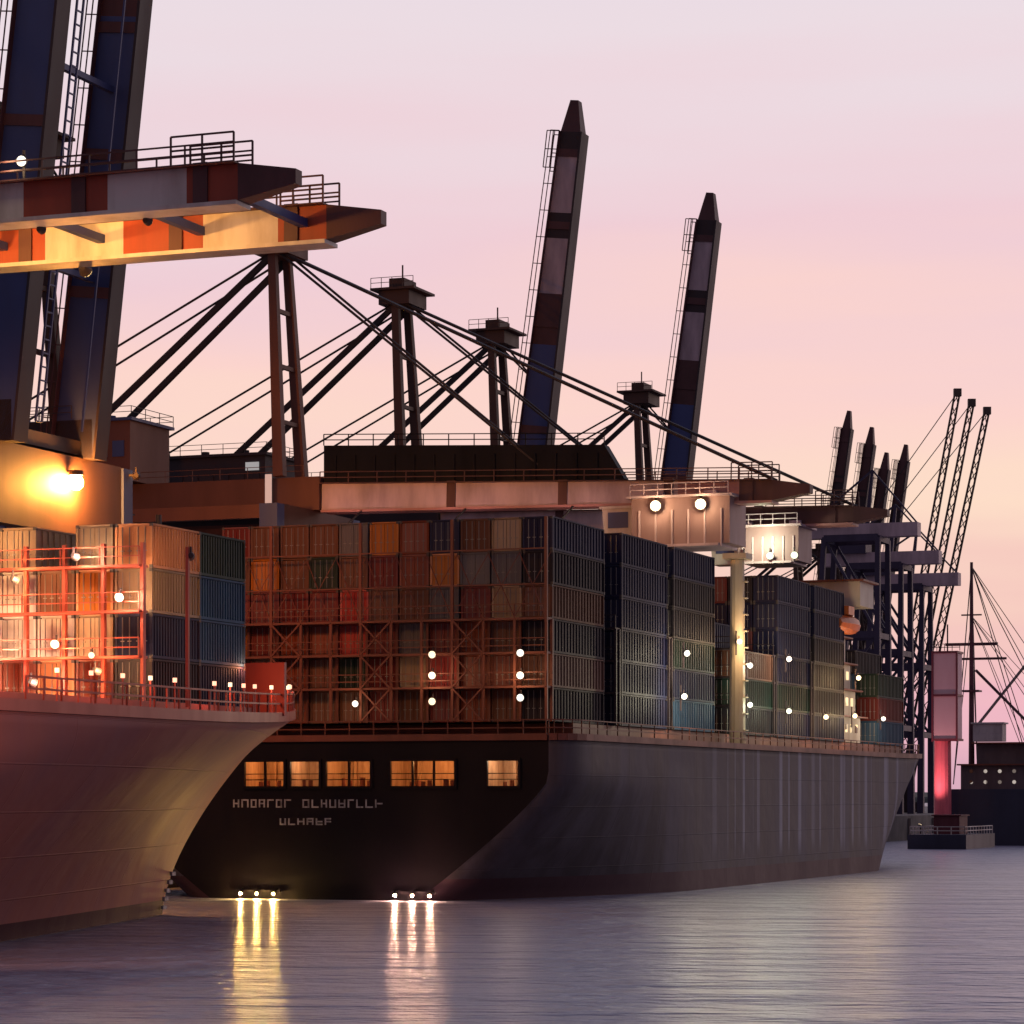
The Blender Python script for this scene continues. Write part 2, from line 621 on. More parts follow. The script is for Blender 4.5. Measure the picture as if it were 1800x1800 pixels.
    if twin:
        mb = MB()
        for tt in ((.06, .2, .34, .48, .62, .76, .9) if not raised else (.02, .3, .62, .94)):
            c0 = hinge + d * (Lb * tt) + u * (depth[1] * .5)
            mb.bar(c0 + Vector((0, -twin / 2 + width / 2, 0)), c0 + Vector((0, twin / 2 - width / 2, 0)), .5, .5)
        if raised:
            # ladder way and hoist ropes between the girders
            for yy in (-3.6, -2.6, 3.9):
                mb.bar(hinge + d * 2 + u * .3 + Vector((0, yy, 0)), hinge + d * Lb * .94 + u * .3 + Vector((0, yy, 0)), .16, .16)
            for i in range(40):
                p = hinge + d * (2 + i * 1.1) + u * .3
                mb.bar(p + Vector((0, -3.6, 0)), p + Vector((0, -2.6, 0)), .12, .12)
        mb.build('cross_tie', main, t)
    # forestays
    for sy in (-1, 1):
        if not raised:
            for tt in stays:
                dd = depth[0] + (depth[1] - depth[0]) * tt
                yb = (ys[0] if sy < 0 else ys[-1])
                MB().tube((-3.1, sy * pt, HA + .4), hinge + d * (Lb * tt) + Vector((0, yb + sy * .5, 0)) + u * dd, .17 if tt > .6 else .14, 5).build('forestay', ROPE, t)
        else:
            yb = (ys[0] if sy < 0 else ys[-1])
            p1 = hinge + d * (Lb * .40) + Vector((0, yb + sy * .5, 0)) + u * (depth[0] * .95)
            sg = MB().tube((-3.1, sy * pt, HA + .4), p1, .12, 5)
            sg.tube(p1, hinge + d * (Lb * .92) + Vector((0, yb + sy * .5, 0)) + u * (depth[1] + .3), .1, 5)
            sg.build('forestay', ROPE, t)
    # stair tower on the landside leg and a lift mast on the waterside leg
    if not simple:
        s_ = MB()
        z = 2.0
        k = 0
        while z < H - 3:
            a0, a1 = (-2.2, 2.2) if k % 2 else (2.2, -2.2)
            s_.bar((a0 - 2.5, hy + 1.6, z), (a1 - 2.5, hy + 1.6, z + 2.6), .8, .15)
            s_.box((a1 - 2.5, hy + 1.6, z + 2.6), (1.4, 1.2, .12))
            z += 2.6
            k += 1
        s_.build('stair_tower', ROPE, t)
    if trolley_x is not None:
        trolley(t, trolley_x, H, ys, twin, frame, trolley_size)
    return t, H


def trolley(t, x, H, ys, twin, frame, size=(9.6, 4.6)):
    """travelling hoist house slung under the boom, with cab and spreader"""
    w, lx, hz = 5.4, size[0], size[1]
    m = MB().box((x, 0, H - .3 - hz / 2), (lx, w, hz), 0)
    m.box((x, 0, H - .42 - hz), (lx * .8, w + .8, .24), 1)
    m.box((x, 0, H - .22), (lx + .8, w + 1.2, .2), 1)
    for i in range(6):
        m.box((x - lx / 2 + (i + .5) * lx / 6, -w / 2 - .04, H - .8 - hz * .55), (.16, .16, hz * .8), 1)
    rail(m, (x - lx / 2, -w / 2 - .5, H - .12), (x + lx / 2, -w / 2 - .5, H - .12), step=1.2, r=.08, m=1)
    for sx in (-2.6, 2.6):
        for sy in (-1, 1):
            m.box((x + sx, sy * 1.5, H + .1), (1.2, .5, .5), 1)
    tr = m.build('trolley', [PINKG, GREYP], t)
    c = MB()
    q = x - lx / 2 - 3.2
    z0 = H - 4.0
    c.hexa([(q, -1.3, z0), (q + 2.6, -1.3, z0), (q + 2.6, 1.3, z0), (q, 1.3, z0),
            (q - .2, -1.3, z0 + 3), (q + 3.1, -1.3, z0 + 3), (q + 3.1, 1.3, z0 + 3), (q - .2, 1.3, z0 + 3)])
    c.box((q + 1.5, 0, z0 + 3.1), (3.9, 3, .25))
    co = c.build('operator_cab', WHITEP, tr)
    MB().box((q + 1.4, -1.33, z0 + 1.9), (2.0, .06, 1.5)).build('window', NAVY, co)
    return tr


PINKG = mat('faded_pink_grey_paint', (.30, .19, .20), .55, scale=.4, dirt=(.2, .11, .1), dirt_amt=.6)
B_STRIPE = [(0, .12, 6), (.12, .28, 5), (.28, .44, 4), (.44, .60, 5), (.60, .80, 4), (.80, 1, 5)]
RUSTB = mat('rust_brown_paint', (.13, .050, .036), .6, scale=.3, dirt=(.05, .022, .018))
craneN, hN = crane(151, 'nearest crane, twin lowered boom in orange and cream bands entering at top left', False, twin=12, dz=5.3, droop=-0.0, stays=(.25, .45), boom_len=49.5,
                   bands=[(0, .46, 6), (.46, .58, 5), (.58, .70, 4), (.70, .82, 5), (.82, .93, 4), (.93, 1, 5)], depth=(2.1, 2.1), width=1.4,
                   frame=BROWN, flags=('flange',), portal_deep=1.8)
crane0, h0 = crane(204.5, 'crane with two thick navy raised boom girders and a glowing sodium lamp at top left', True, twin=13, angle=83.5,
                   bands=[(0, .8, 0), (.8, 1, 1)], depth=(3.9, 3.4), width=1.6, portal_deep=6.5, house=False, Lq=26, frame=BROWN)
B_LOW = [(0, .80, 6), (.80, .93, 2), (.93, 1, 1)]
crane1, h1 = crane(257, 'crane with lowered faded red boom, tallest pylon, left of the others', False, bands=B_LOW, depth=(2.6, 1.9), boom_len=49.5,
                   trolley_x=39.2, main=NAVY, droop=.9, gird=RUSTB, frame=RUSTB, portal_deep=5.0)
crane2, h2 = crane(288, 'crane with lowered boom and second pylon, behind the faded red boom', False, bands=[(0, .5, 6), (.5, .75, 2), (.75, 1, 1)], depth=(2.6, 1.7),
                   boom_len=49.5, trolley_x=39, trolley_size=(6.5, 3.6), main=DARK)
crane3, h3 = crane(317, 'crane with taller of the two raised booms standing clear against the sky', True, main=NAVY)
crane4, h4 = crane(372, 'crane with shorter of the two raised booms standing clear against the sky', True, main=NAVY)
far_words = ['leftmost and tallest', 'second from left', 'third from left', 'rightmost']
for i, (d_, dz) in enumerate(((608, 0), (627, -1), (640, -5), (658, -1))):
    U = 149 + 7
    v = (d_ - .355 * U) / CT
    crane(v, far_words[i] + ' in the far row of four raised boom cranes', True, main=DARK, U=U, Lq=14, simple=True, dz=dz,
          bands=[(0, .5, 0), (.5, .8, 3), (.8, 1, 1)], group='far raised boom cranes', depth=(2.6, 1.8), angle=82)

PURP = mat('purple_grey_paint', (.055, .042, .085), .55, scale=.3)


def portal_crane(px, dep, ztop, label):
    U = (2800 - px) * dep / 5348
    v = (dep - .355 * U) / CT
    t = thing('portal_crane', label, 'crane', W(U, v, QZ), 'far purple grey portal cranes')
    h = ztop - QZ
    for sx in (-13, 0):
        for sy in (-5, 5):
            MB().bar((sx, sy, 0), (sx * .8, sy * .8, h * .8), 1.3, 1.3, .9, .9).build('leg', PURP, t)
    for k in (.28, .52, .8):
        sc_ = 1 - .25 * k
        for sy in (-5, 5):
            MB().bar((0, sy * sc_, h * k), (-13 * sc_, sy * sc_, h * k), .9, 1.3).build('side_beam', PURP, t)
        for sx in (0, -13):
            MB().bar((sx * sc_, -5 * sc_, h * k - .2), (sx * sc_, 5 * sc_, h * k - .2), .8, 1.1).build('portal_beam', PURP, t)
    for sy in (-5, 5):
        MB().bar((0, sy * .93, h * .28), (-13 * .87, sy * .87, h * .52), .5, .5).bar((-13 * .93, sy * .93, h * .28), (0, sy * .87, h * .52), .5, .5).build('brace', PURP, t)
        MB().bar((0, sy * .87, h * .52), (-13 * .8, sy * .8, h * .8), .5, .5).build('brace', PURP, t)
    MB().box((-5, 0, h * .8 + 1.6), (24, 3.0, 2.6)).build('girder', GREYP, t)
    m = MB().box((-11, 0, h * .8 + 4.4), (7, 5, 3.4)).box((-11, 0, h * .8 + 6.2), (7.6, 5.6, .25))
    m.build('machinery_house', PURP, t)
    a_ = MB().bar((-3, 0, h * .8 + 2.6), (-2, 0, h), .8, .8, .5, .5)
    a_.bar((-11, 0, h * .8 + 6), (-2, 0, h), .35, .35).bar((6.8, 0, h * .8 + 2.6), (-2, 0, h), .3, .3)
    a_.build('pylon', PURP, t)
    return t


portal_crane(1552, 540, 70, 'purple grey portal crane nearest the bow, left of the lattice jibs')
portal_crane(1592, 565, 66, 'purple grey portal crane in the middle, under the lattice jibs')
portal_crane(1628, 590, 63, 'purple grey portal crane farthest right, beside the rigged mast')

# lamps on the cranes
SOD = glow('sodium_lens', (1, .66, .25), 3)
SODB = glow('big_sodium_lens', (1, .38, .065), 1900)
WHT = glow('white_lens', (1, .93, .80), 1.6)
WRM = glow('warm_lens', (1, .74, .46), 1.7)
GRN = glow('greenish_lens', (.95, 1, .70), 1.5)

# crane 0: the large sodium lamp in front of its deep portal beam
zl = 34.2 - QZ
lx, ly = 1.2, 3.0
ho = MB().bar((.7, ly, zl + .75), (1.6, ly, zl + .75), .3, .2).tube((1.5, ly, zl + .8), (1.5, ly, zl + .4), .6, 12).build('lamp_bracket', DARK, crane0)
sp = bpy.data.meshes.new('lamp_bulb')
bmm = bmesh.new()
bmesh.ops.create_uvsphere(bmm, u_segments=16, v_segments=10, radius=.62)
bmm.to_mesh(sp)
bmm.free()
sp.materials.append(SODB)
bo = bpy.data.objects.new('lamp_bulb', sp)
C.objects.link(bo)
bo.parent = ho
bo.location = (1.5, ly, zl - .2)

floodlight(crane0, (1.4, 13.6, zl + 1.5), (-.55, 1, .02), .7, SOD)  # added floodlight, spills orange onto the next crane's machinery house
MB().bar((.5, 13.2, zl + 1.5), (1.4, 13.2, zl + 1.5), .2, .2).build('lamp_bracket', DARK, crane0)
lamp_light(crane0, (1.2, 14.3, zl + 1.5), (1, .36, .09), 15000, 'SPOT', .4, (-16, 48, 38 - QZ), 75)

# floodlights on the near boom of the nearest crane light its far boom
for x, pw in ((16, 1500), (25, 2200), (34, 1800), (41, 900)):
    floodlight(craneN, (x, -4.9, hN - .35), (0, 1, .12), .55, SOD)
    lamp_light(craneN, (x, -4.6, hN - .2), SODIUM, pw * 3.2, 'SPOT', .3, (x, 6, hN + 1), 130)
MB().bar((33.7, -6.4, hN + 2.0), (33.7, -6.4, hN + 4.0), .14, .14).build('lamp_post', DARK, craneN)
floodlight(craneN, (33.7, -6.7, hN + 3.3), (0.1, -1, -.1), .6, WHT)
lamp_light(craneN, (33.2, -7.6, hN + 3.0), (1, .75, .4), 160, radius=.3)
# floodlights of the nearest crane aimed forward and down at the next stern
for x in (20, 30):
    floodlight(craneN, (x, 7.4, hN - .4), (-.1, 1, -.35), .8, SOD)
    lamp_light(craneN, (x, 7.9, hN - .6), (1, .34, .13), 17000, 'SPOT', .4, (8, 55, 18), 60)
# crane 1, 2 trolley lamps
for y, x in ((-3.4, 37.0), (-3.4, 41.4)):
    floodlight(crane1, (x, y, h1 - 1.1), (.25, -1, -.12), 1.0, WRM)
    lamp_light(crane1, (x + .1, y - .7, h1 - 1.2), WARM, 380, radius=.3)
for x in (36.6, 39.4, 42.0):
    floodlight(crane2, (x, -3.4, h2 - 3.4), (.25, -1, -.3), .75, GRN)
lamp_light(crane2, (39, -5.2, h2 - 2.0), (.95, 1, .66), 1300, radius=.5)
MB().box((-3.2, -3.1, h1 + 1.9), (.7, .1, 3.2)).build('strip_light', glow('strip_lens', (.8, .5, .42), .6), crane1)
MB().box((-19.5, -4.35, h2 + 8.2), (1.6, .15, .9)).build('strip_light', glow('strip_lens_pale', (.6, .6, .6), .5), crane2)
ug = MB()
ug.hexa([(1.7, -.7, h1 + 2.55), (1.7, .7, h1 + 2.55), (33, .7, h1 + 1.9), (33, -.7, h1 + 1.9), (1.7, -.7, h1 + 6.4), (1.7, .7, h1 + 6.4), (31, .7, h1 + 5.2), (31, -.7, h1 + 5.2)])
for i in range(14):
    ug.box((3 + i * 2.1, -.78, h1 + 4.1 - i * .07), (.18, .14, 2.5))
rail(ug, (1.7, -.7, h1 + 6.4), (31, -.7, h1 + 5.2), step=2.5, r=.09)
ug.build('upper_girder', mat('black_steel', (.010, .010, .016), .6, spec=.1, scale=.5), crane1)
for x in (6, 17, 28):  # added pinkish uplights that brighten the side of the lowered boom
    bk_ = MB().bar((x, -.8, h1 - x * .0157), (x, -4.2, h1 - 1.6 - x * .0157), .14, .14).build('lamp_bracket', DARK, crane1)
    lamp_light(crane1, (x, -4.4, h1 - 2.2 - x * .0157), (1, .52, .50), 520, 'SPOT', .3, (x, -.8, h1 + .6), 125)
    floodlight(crane1, (x, -4.2, h1 - 1.9 - x * .0157), (0, 1, .7), .45, WRM)

# ------------------------------------------------------------------ ships


def hull_mesh(Lh, B, z_mid, z_bow, rake, stern_tuck, Le=(75, 42), npow=(1.45, 2.3), sheer_len=60, ns=46, zlev=14, corner=4.0, transom=True):
    """hull with y=0 at the stern and the stem top at y=Lh"""
    mb = MB()
    st = []
    for i in range(ns + 1):
        a = i / ns
        st.append(.5 - .5 * math.cos(math.pi * a))
    ring = []
    for s in st:
        row = []
        for j in range(zlev + 2):
            ze = -2.5 if j == 0 else 0
            zt = max(0, (j - 1) / zlev)
            Ym = Lh - rake * (1 - zt ** 1.6)
            y = s * Ym
            yd = s * Lh
            k = max(0, (yd - (Lh - sheer_len)) / sheer_len)
            zd = z_mid + (z_bow - z_mid) * k * k
            z = ze if j == 0 else zt * zd
            tt = Ym - y
            le = Le[0] + (Le[1] - Le[0]) * zt
            pw = npow[0] + (npow[1] - npow[0]) * zt ** 1.5
            bb = B / 2 * (1 - (1 - min(tt / le, 1)) ** pw)
            zs = min(1, max(0, z) / (z_mid * .74))
            bb *= 1 - stern_tuck * (1 - min(y / 30, 1)) ** 1.5 * (1 - zs) ** 1.2
            if y < corner:
                bb -= (B / 2) * .09 * (1 - math.sqrt(1 - (1 - y / corner) ** 2))
            row.append((bb, y, z))
        ring.append(row)
    nz_ = zlev + 2
    idx = {}
    for sd in (1, -1):
        for i, row in enumerate(ring):
            for j, (x, y, z) in enumerate(row):
                idx[sd, i, j] = len(mb.v)
                mb.v.append((sd * x, y, z))
    for sd in (1, -1):
        for i in range(ns):
            for j in range(nz_ - 1):
                mb.f.append([idx[sd, i, j], idx[sd, i + 1, j], idx[sd, i + 1, j + 1], idx[sd, i, j + 1]])
                mb.m.append(0)
    for j in range(nz_ - 1 if transom else 0):
        mb.f.append([idx[1, 0, j], idx[1, 0, j + 1], idx[-1, 0, j + 1], idx[-1, 0, j]])
        mb.m.append(1)
    for i in range(ns):
        mb.f.append([idx[1, i, nz_ - 1], idx[1, i + 1, nz_ - 1], idx[-1, i + 1, nz_ - 1], idx[-1, i, nz_ - 1]])
        mb.m.append(2)
    return mb, ring


def finish_hull(o):
    bm = bmesh.new()
    bm.from_mesh(o.data)
    bmesh.ops.remove_doubles(bm, verts=bm.verts, dist=.001)
    bmesh.ops.recalc_face_normals(bm, faces=bm.faces)
    bm.to_mesh(o.data)
    bm.free()
    for p in o.data.polygons:
        p.use_smooth = p.material_index == 0
    return o


DECKM = mat('deck_paint', (.10, .045, .035), .7, scale=.4, streak=1)
HULL1 = mat('red_hull_paint', (.30, .105, .090), .65, spec=.08, seams=True, boot=(1.0, (.06, .02, .03)), scale=.12, streak=6, dirt=(.20, .10, .13), dirt_amt=.6)
HULL2 = mat('slate_hull_paint', stripes=(.42, (.30, .30, .38)), col=(.066, .054, .062), rough=.6, spec=.2, seams=True, boot=(1.7, (.085, .045, .055)), scale=.22, streak=14, dirt=(.18, .17, .22), dirt_amt=.5)
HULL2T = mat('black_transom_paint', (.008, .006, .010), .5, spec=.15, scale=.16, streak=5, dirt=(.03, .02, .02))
STEELR = mat('red_brown_steel', (.20, .062, .040), .55, scale=.5, dirt=(.10, .035, .022), dirt_amt=.7)
REDRAIL = mat('red_rail_paint', (.40, .07, .045), .5, scale=.6, dirt=(.2, .05, .035))

CL = {}


def cmat(name, c):
    CL[name] = mat('container_' + name.replace(' ', '_'), c, .6, spec=.12, vary=.4, scale=.7, streak=3, dirt=tuple(x * .5 + y for x, y in zip(c, (.030, .012, .008))), dirt_amt=.7)


for nme, c in (('maroon', (.17, .030, .030)), ('rust red', (.23, .055, .030)), ('bright red', (.42, .045, .040)), ('brown', (.15, .062, .038)),
               ('orange', (.50, .17, .035)), ('navy', (.016, .020, .060)), ('grey', (.14, .13, .14)), ('tan', (.36, .25, .16)),
               ('dark green', (.018, .040, .032)), ('blue', (.025, .085, .17)), ('white', (.60, .55, .50)), ('dark grey', (.030, .027, .036))):
    cmat(nme, c)
CORNER = mat('corner_casting_steel', (.09, .07, .065), .6)
BARM = mat('door_bar_steel', (.30, .27, .25), .45, metal=.4)
WCT, HCT, LCT = 2.44, 2.59, 12.19


def container_mesh():
    """corrugated box with frame; long axis y; door end at -y"""
    m = MB()
    x, h = WCT / 2, HCT
    for sx in (-1, 1):
        for sy in (-1, 1):
            m.box((sx * (x - .08), sy * (LCT / 2 - .08), h / 2), (.16, .16, h))
            for z in (.09, h - .09):
                m.box((sx * (x - .09), sy * (LCT / 2 - .09), z), (.20, .20, .19), 1)
        for z in (.09, h - .06):
            m.box((sx * (x - .07), 0, z), (.12, LCT - .3, .16 if z < 1 else .11))
    for sy in (-1, 1):
        for z in (.09, h - .06):
            m.box((0, sy * (LCT / 2 - .07), z), (WCT - .3, .12, .16 if z < 1 else .11))
    m.box((0, 0, h / 2), (WCT - .30, LCT - .30, h - .10))
    k = 34
    p = (LCT - .5) / k
    for sx in (-1, 1):
        for i in range(k):
            if i % 2 == 0:
                m.box((sx * (x - .11), -LCT / 2 + .25 + p * (i + .5), h / 2), (.10, p * .9, h - .3))
    return m


def door_mesh():
    m = MB()
    y = -LCT / 2 + .10
    for sx in (-1, 1):
        m.box((sx * .535, y, HCT / 2), (1.03, .07, HCT - .36), 0)
        for q_ in (.28, .74):
            m.tube((sx * q_, y - .06, .2), (sx * q_, y - .06, HCT - .2), .03, 5, m=1)
            m.box((sx * q_, y - .06, 1.0), (.25, .04, .06), 1)
        for z in (.75, 1.35, 1.95):
            m.box((sx * .535, y - .04, z), (.95, .02, .05), 0)
    return m


PROTO = {}


def container(col, loc, label, group, doors=True):
    if col not in PROTO:
        o = container_mesh().build('shipping_container', [CL[col], CORNER])
        dr = door_mesh().build('door', [CL[col], BARM], o)
        PROTO[col] = (o, dr)
        new = o
    else:
        o0, d0 = PROTO[col]
        new = o0.copy()
        C.objects.link(new)
        if doors:
            dr = d0.copy()
            C.objects.link(dr)
            dr.parent = new
    new.location = loc
    new.rotation_euler = (0, 0, -TH)
    tag(new, label, 'container', group)
    return new


ORD = ['first', 'second', 'third', 'fourth', 'fifth', 'sixth', 'seventh', 'eighth', 'ninth', 'tenth', 'eleventh', 'twelfth', 'thirteenth', 'fourteenth', 'fifteenth']
TIERW = ['bottom', 'second', 'third', 'fourth', 'fifth', 'sixth', 'seventh']
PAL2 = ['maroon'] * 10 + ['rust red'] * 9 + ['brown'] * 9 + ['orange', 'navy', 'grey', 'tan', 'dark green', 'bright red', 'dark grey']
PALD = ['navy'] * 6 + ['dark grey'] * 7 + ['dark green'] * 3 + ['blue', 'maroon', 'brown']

# ---- ship 2: seen from astern
U2, V2, B2, L2 = 93.0, 201.0, 43.0, 152.0
ship2 = thing('container_ship', 'large container ship seen from its black lit stern, stacked with red brown containers', 'ship', W(U2, V2, 0), 'container ships at the quay')
Z2 = 12.6
hm, ring2 = hull_mesh(L2, B2, Z2, 13.8, 6, .50, Le=(50, 40), sheer_len=45, transom=False)
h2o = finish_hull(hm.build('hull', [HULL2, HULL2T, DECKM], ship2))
# main-deck edge, rubbing strake
s = MB()
for i in range(len(ring2) - 1):
    for sd in (1, -1):
        a, c = ring2[i][-1], ring2[i + 1][-1]
        if (Vector(a) - Vector(c)).length > .3:
            s.bar((sd * (a[0] + .05), a[1], a[2] - .1), (sd * (c[0] + .05), c[1], c[2] - .1), .3, .5)
s.bar((-B2 / 2 + 2, -.12, Z2 - .1), (B2 / 2 - 2, -.12, Z2 - .1), .3, .5)
s.build('deck_edge', STEELR, ship2)
rl = MB()
for i in range(len(ring2) - 1):
    a, c = ring2[i][-1], ring2[i + 1][-1]
    if (Vector(a) - Vector(c)).length > .5:
        rail(rl, (a[0] - .2, a[1], a[2]), (c[0] - .2, c[1], c[2]), h=1.2, step=2, r=.08)
rail(rl, (-B2 / 2 + 2, .2, Z2), (B2 / 2 - 2, .2, Z2), h=1.2, step=2, r=.08)
rl.build('railing', STEELR, ship2)

# mooring-deck openings in the transom

def xs_at(px, U0=U2, v0=V2):
    """local x on a plane v=v0 for an image column (in 1800 px)"""
    k = (2800 - px) / 5000 * CT
    U = k * v0 * CT / (1 - k * ST)
    return U0 - U


ZO0, ZO1 = 8.8, 10.7
INNER = mat('mooring_deck_paint', (.42, .26, .15), .7, scale=1.5, dirt=(.15, .06, .03), dirt_amt=.8)
openings = []
for a_, b_, pw, col in ((432, 500, 240, (1, .46, .16)), (512, 562, 180, (1, .60, .32)), (575, 652, 220, (1, .48, .18)), (688, 800, 300, (1, .46, .16)), (858, 912, 220, (1, .72, .48))):
    x0, x1 = xs_at(a_), xs_at(b_)
    openings.append((x0, x1))
    zc, hh, dp = (ZO0 + ZO1) / 2, ZO1 - ZO0, 4.0
    fr_ = MB()
    for z in (ZO0 - .1, ZO1 + .1):
        fr_.box(((x0 + x1) / 2, -.08, z), (x1 - x0 + .4, .3, .2))
    for x in (x0 - .1, x1 + .1):
        fr_.box((x, -.08, zc), (.2, .28, hh))
    k = max(1, int((x1 - x0) / 1.5))
    for i in range(1, k):
        fr_.box((x0 + (x1 - x0) * i / k, .05, zc), (.14, .2, hh + .1))
    for z in (ZO0 + .5, ZO0 + .95):
        fr_.box(((x0 + x1) / 2, .05, z), (x1 - x0 + .1, .07, .06))
    wo = fr_.build('mooring_opening', HULL2T, ship2)
    rm = MB()
    rm.box(((x0 + x1) / 2, dp, zc), (x1 - x0 + .6, .1, hh + .6))
    for z in (ZO0 - .3, ZO1 + .3):
        rm.box(((x0 + x1) / 2, dp / 2 + .1, z), (x1 - x0 + .6, dp - .2, .1))
    for x in (x0 - .3, x1 + .3):
        rm.box((x, dp / 2 + .1, zc), (.1, dp - .2, hh + .5))
    for x in (x0 + .8, x1 - .6):
        rm.bar((x, dp - .3, ZO0 - .2), (x, dp - .3, ZO1 + .2), .25, .25)
    rm.build('mooring_deck', INNER, wo)
    x = x0 + .7
    while x < x1 - .4:
        y = rng.uniform(.8, 2.6)
        g_ = MB().tube((x, y, ZO0 - .25), (x, y, ZO0 + rng.uniform(.3, .7)), rng.uniform(.14, .26), 10)
        g_.tube((x + .55, y, ZO0 - .25), (x + .55, y, ZO0 + .45), .18, 10).box((x + .27, y, ZO0 - .18), (.95, .5, .12))
        g_.build('bollard', STEELR, wo)
        x += rng.uniform(1.3, 2.0)
    lamp_light(wo, ((x0 + x1) / 2, 1.6, ZO1 + .1), col, pw, radius=.15)
# transom plating around the openings
zs_ = sorted(set([round(r_[2], 4) for r_ in ring2[0]] + [ZO0, ZO1]))


def half_at(z):
    rw = ring2[0]
    for a, c in zip(rw, rw[1:]):
        if a[2] - 1e-3 <= z <= c[2] + 1e-3:
            f_ = (z - a[2]) / (c[2] - a[2])
            return a[0] + (c[0] - a[0]) * f_
    return rw[-1][0]


tm = MB()
for za, zb_ in zip(zs_, zs_[1:]):
    cuts = [None]
    if za > ZO0 - .01 and zb_ < ZO1 + .01:
        ed = [None] + [e for o_ in openings for e in o_] + [None]
        segs = [(ed[i], ed[i + 1]) for i in range(0, len(ed), 2)]
    else:
        segs = [(None, None)]
    for l_, r_ in segs:
        k = len(tm.v)
        tm.v += [(-half_at(za) if l_ is None else l_, 0, za), (half_at(za) if r_ is None else r_, 0, za),
                 (half_at(zb_) if r_ is None else r_, 0, zb_), (-half_at(zb_) if l_ is None else l_, 0, zb_)]
        tm.f.append([k, k + 1, k + 2, k + 3])
        tm.m.append(0)
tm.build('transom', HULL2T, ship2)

# lettering on the transom: too worn to read, so only strokes at the size of the name and port
LET = mat('lettering_paint', (.40, .40, .43), .6, scale=4, dirt=(.06, .05, .06), dirt_amt=.8)


def strokes(px0, px1, z, h, seed):
    lm = MB()
    r = random.Random(seed)
    x0, x1 = xs_at(px0), xs_at(px1)
    x = x0
    while x < x1 - .3:
        w = r.uniform(.50, .62)
        for k in range(r.choice((1, 2, 2))):
            lm.box((x + .06 + k * (w - .12), -.02, z), (.11, .05, h))
        for zz in r.sample((-.44, 0, .44), r.choice((1, 2))):
            lm.box((x + w / 2, -.018, z + zz * h), (w, .045, .11))
        x += w + .2
    lm.build('lettering', LET, ship2)


strokes(410, 512, 7.45, .62, 3)
strokes(532, 680, 7.45, .62, 5)
strokes(492, 592, 6.05, .5, 8)
# added low lamps under the stern, there only to streak the water
BARY = glow('added_streak_yellow', (1, .60, .16), 9500)
BARP = glow('added_streak_rose', (1, .54, .34), 7000)
for px, gl in ((457, BARY), (730, BARP)):
    x = xs_at(px)
    hd = MB().bar((x - 1.9, -.30, .62), (x + 1.9, -.30, .62), .16, .16)
    for sx in (-1.5, 0, 1.5):
        hd.bar((x + sx, .6, 1.0), (x + sx, -.35, .66), .12, .12)
    ho = hd.build('added_streak_lamp', HULL2T, ship2)
    for k in range(3):
        xx = x - 1.5 + k * 1.5 + rng.uniform(-.2, .2)
        cup = MB().tube((xx, -.25, .5), (xx, -.55, .42), .09, 10, .12).build('added_streak_cup', HULL2T, ho)
        MB().tube((xx, -.555, .42), (xx, -.58, .41), .08, 10).build('lens', gl, ho)

# hatch deck and lashing bridge at the stern
MB().box((0, 63, Z2 + .55), (B2 - 5, 112, 1.1)).build('hatch_cover', STEELR, ship2)
ZB = Z2 + 1.15


def lashing_bridge(y, rows, h, x0, step, depth=1.4):
    m = MB()
    for lev in range(int(h / 2.6) + 1):
        z = ZB + lev * 2.6
        if lev:
            m.box((x0 + rows * step / 2, y, z), (rows * step, depth, .16))
            rail(m, (x0, y - depth / 2, z), (x0 + rows * step, y - depth / 2, z), h=1.1, step=step, r=.07)
    for i in range(rows + 1):
        m.box((x0 + i * step, y - depth / 2 + .1, ZB + h / 2), (.2, .2, h))
        m.box((x0 + i * step, y + depth / 2 - .1, ZB + h / 2), (.2, .2, h))
    return m


NC = 15
STEP = 2.56
X0 = -NC * STEP / 2 - .4
lb = lashing_bridge(2.2, NC, 7.8, X0, STEP)
for k in range(0, NC, 3):
    a, c = X0 + k * STEP, X0 + (k + 1) * STEP
    for lev in range(3):
        z0, z1 = ZB + lev * 2.6, ZB + (lev + 1) * 2.6
        lb.bar((a, 1.44, z0), (c, 1.44, z1), .12, .12)
        lb.bar((c, 1.44, z0), (a, 1.44, z1), .12, .12)
for k in range(0, NC + 1, 3):
    lb.box((X0 + k * STEP, 1.55, ZB + 11.5), (.22, .22, 8.0))
for z in (ZB + 10.4, ZB + 13.1):
    lb.box((X0 + NC * STEP / 2, 1.5, z), (NC * STEP, .1, .1))
for k in range(NC):
    a, c = X0 + k * STEP, X0 + (k + 1) * STEP
    lb.bar((a, 1.5, ZB + 7.9), (c, 2.6, ZB + 12.9), .06, .06)
    lb.bar((c, 1.5, ZB + 7.9), (a, 2.6, ZB + 12.9), .06, .06)
lb.build('lashing_bridge', STEELR, ship2)
special = {(13, 3): 'tan', (13, 5): 'tan', (11, 4): 'orange', (11, 5): 'navy', (11, 3): 'grey', (8, 3): 'bright red', (8, 2): 'bright red', (9, 4): 'maroon', (10, 4): 'rust red', (9, 5): 'orange',
           (14, 2): 'dark grey', (14, 1): 'brown', (12, 4): 'grey', (14, 0): 'dark grey', (14, 3): 'brown', (14, 4): 'dark grey', (14, 5): 'navy', (7, 4): 'dark green', (6, 3): 'maroon'}
hts = [6, 6, 6, 6, 6, 6, 6, 6, 6, 6, 6, 6, 6, 6, 6]
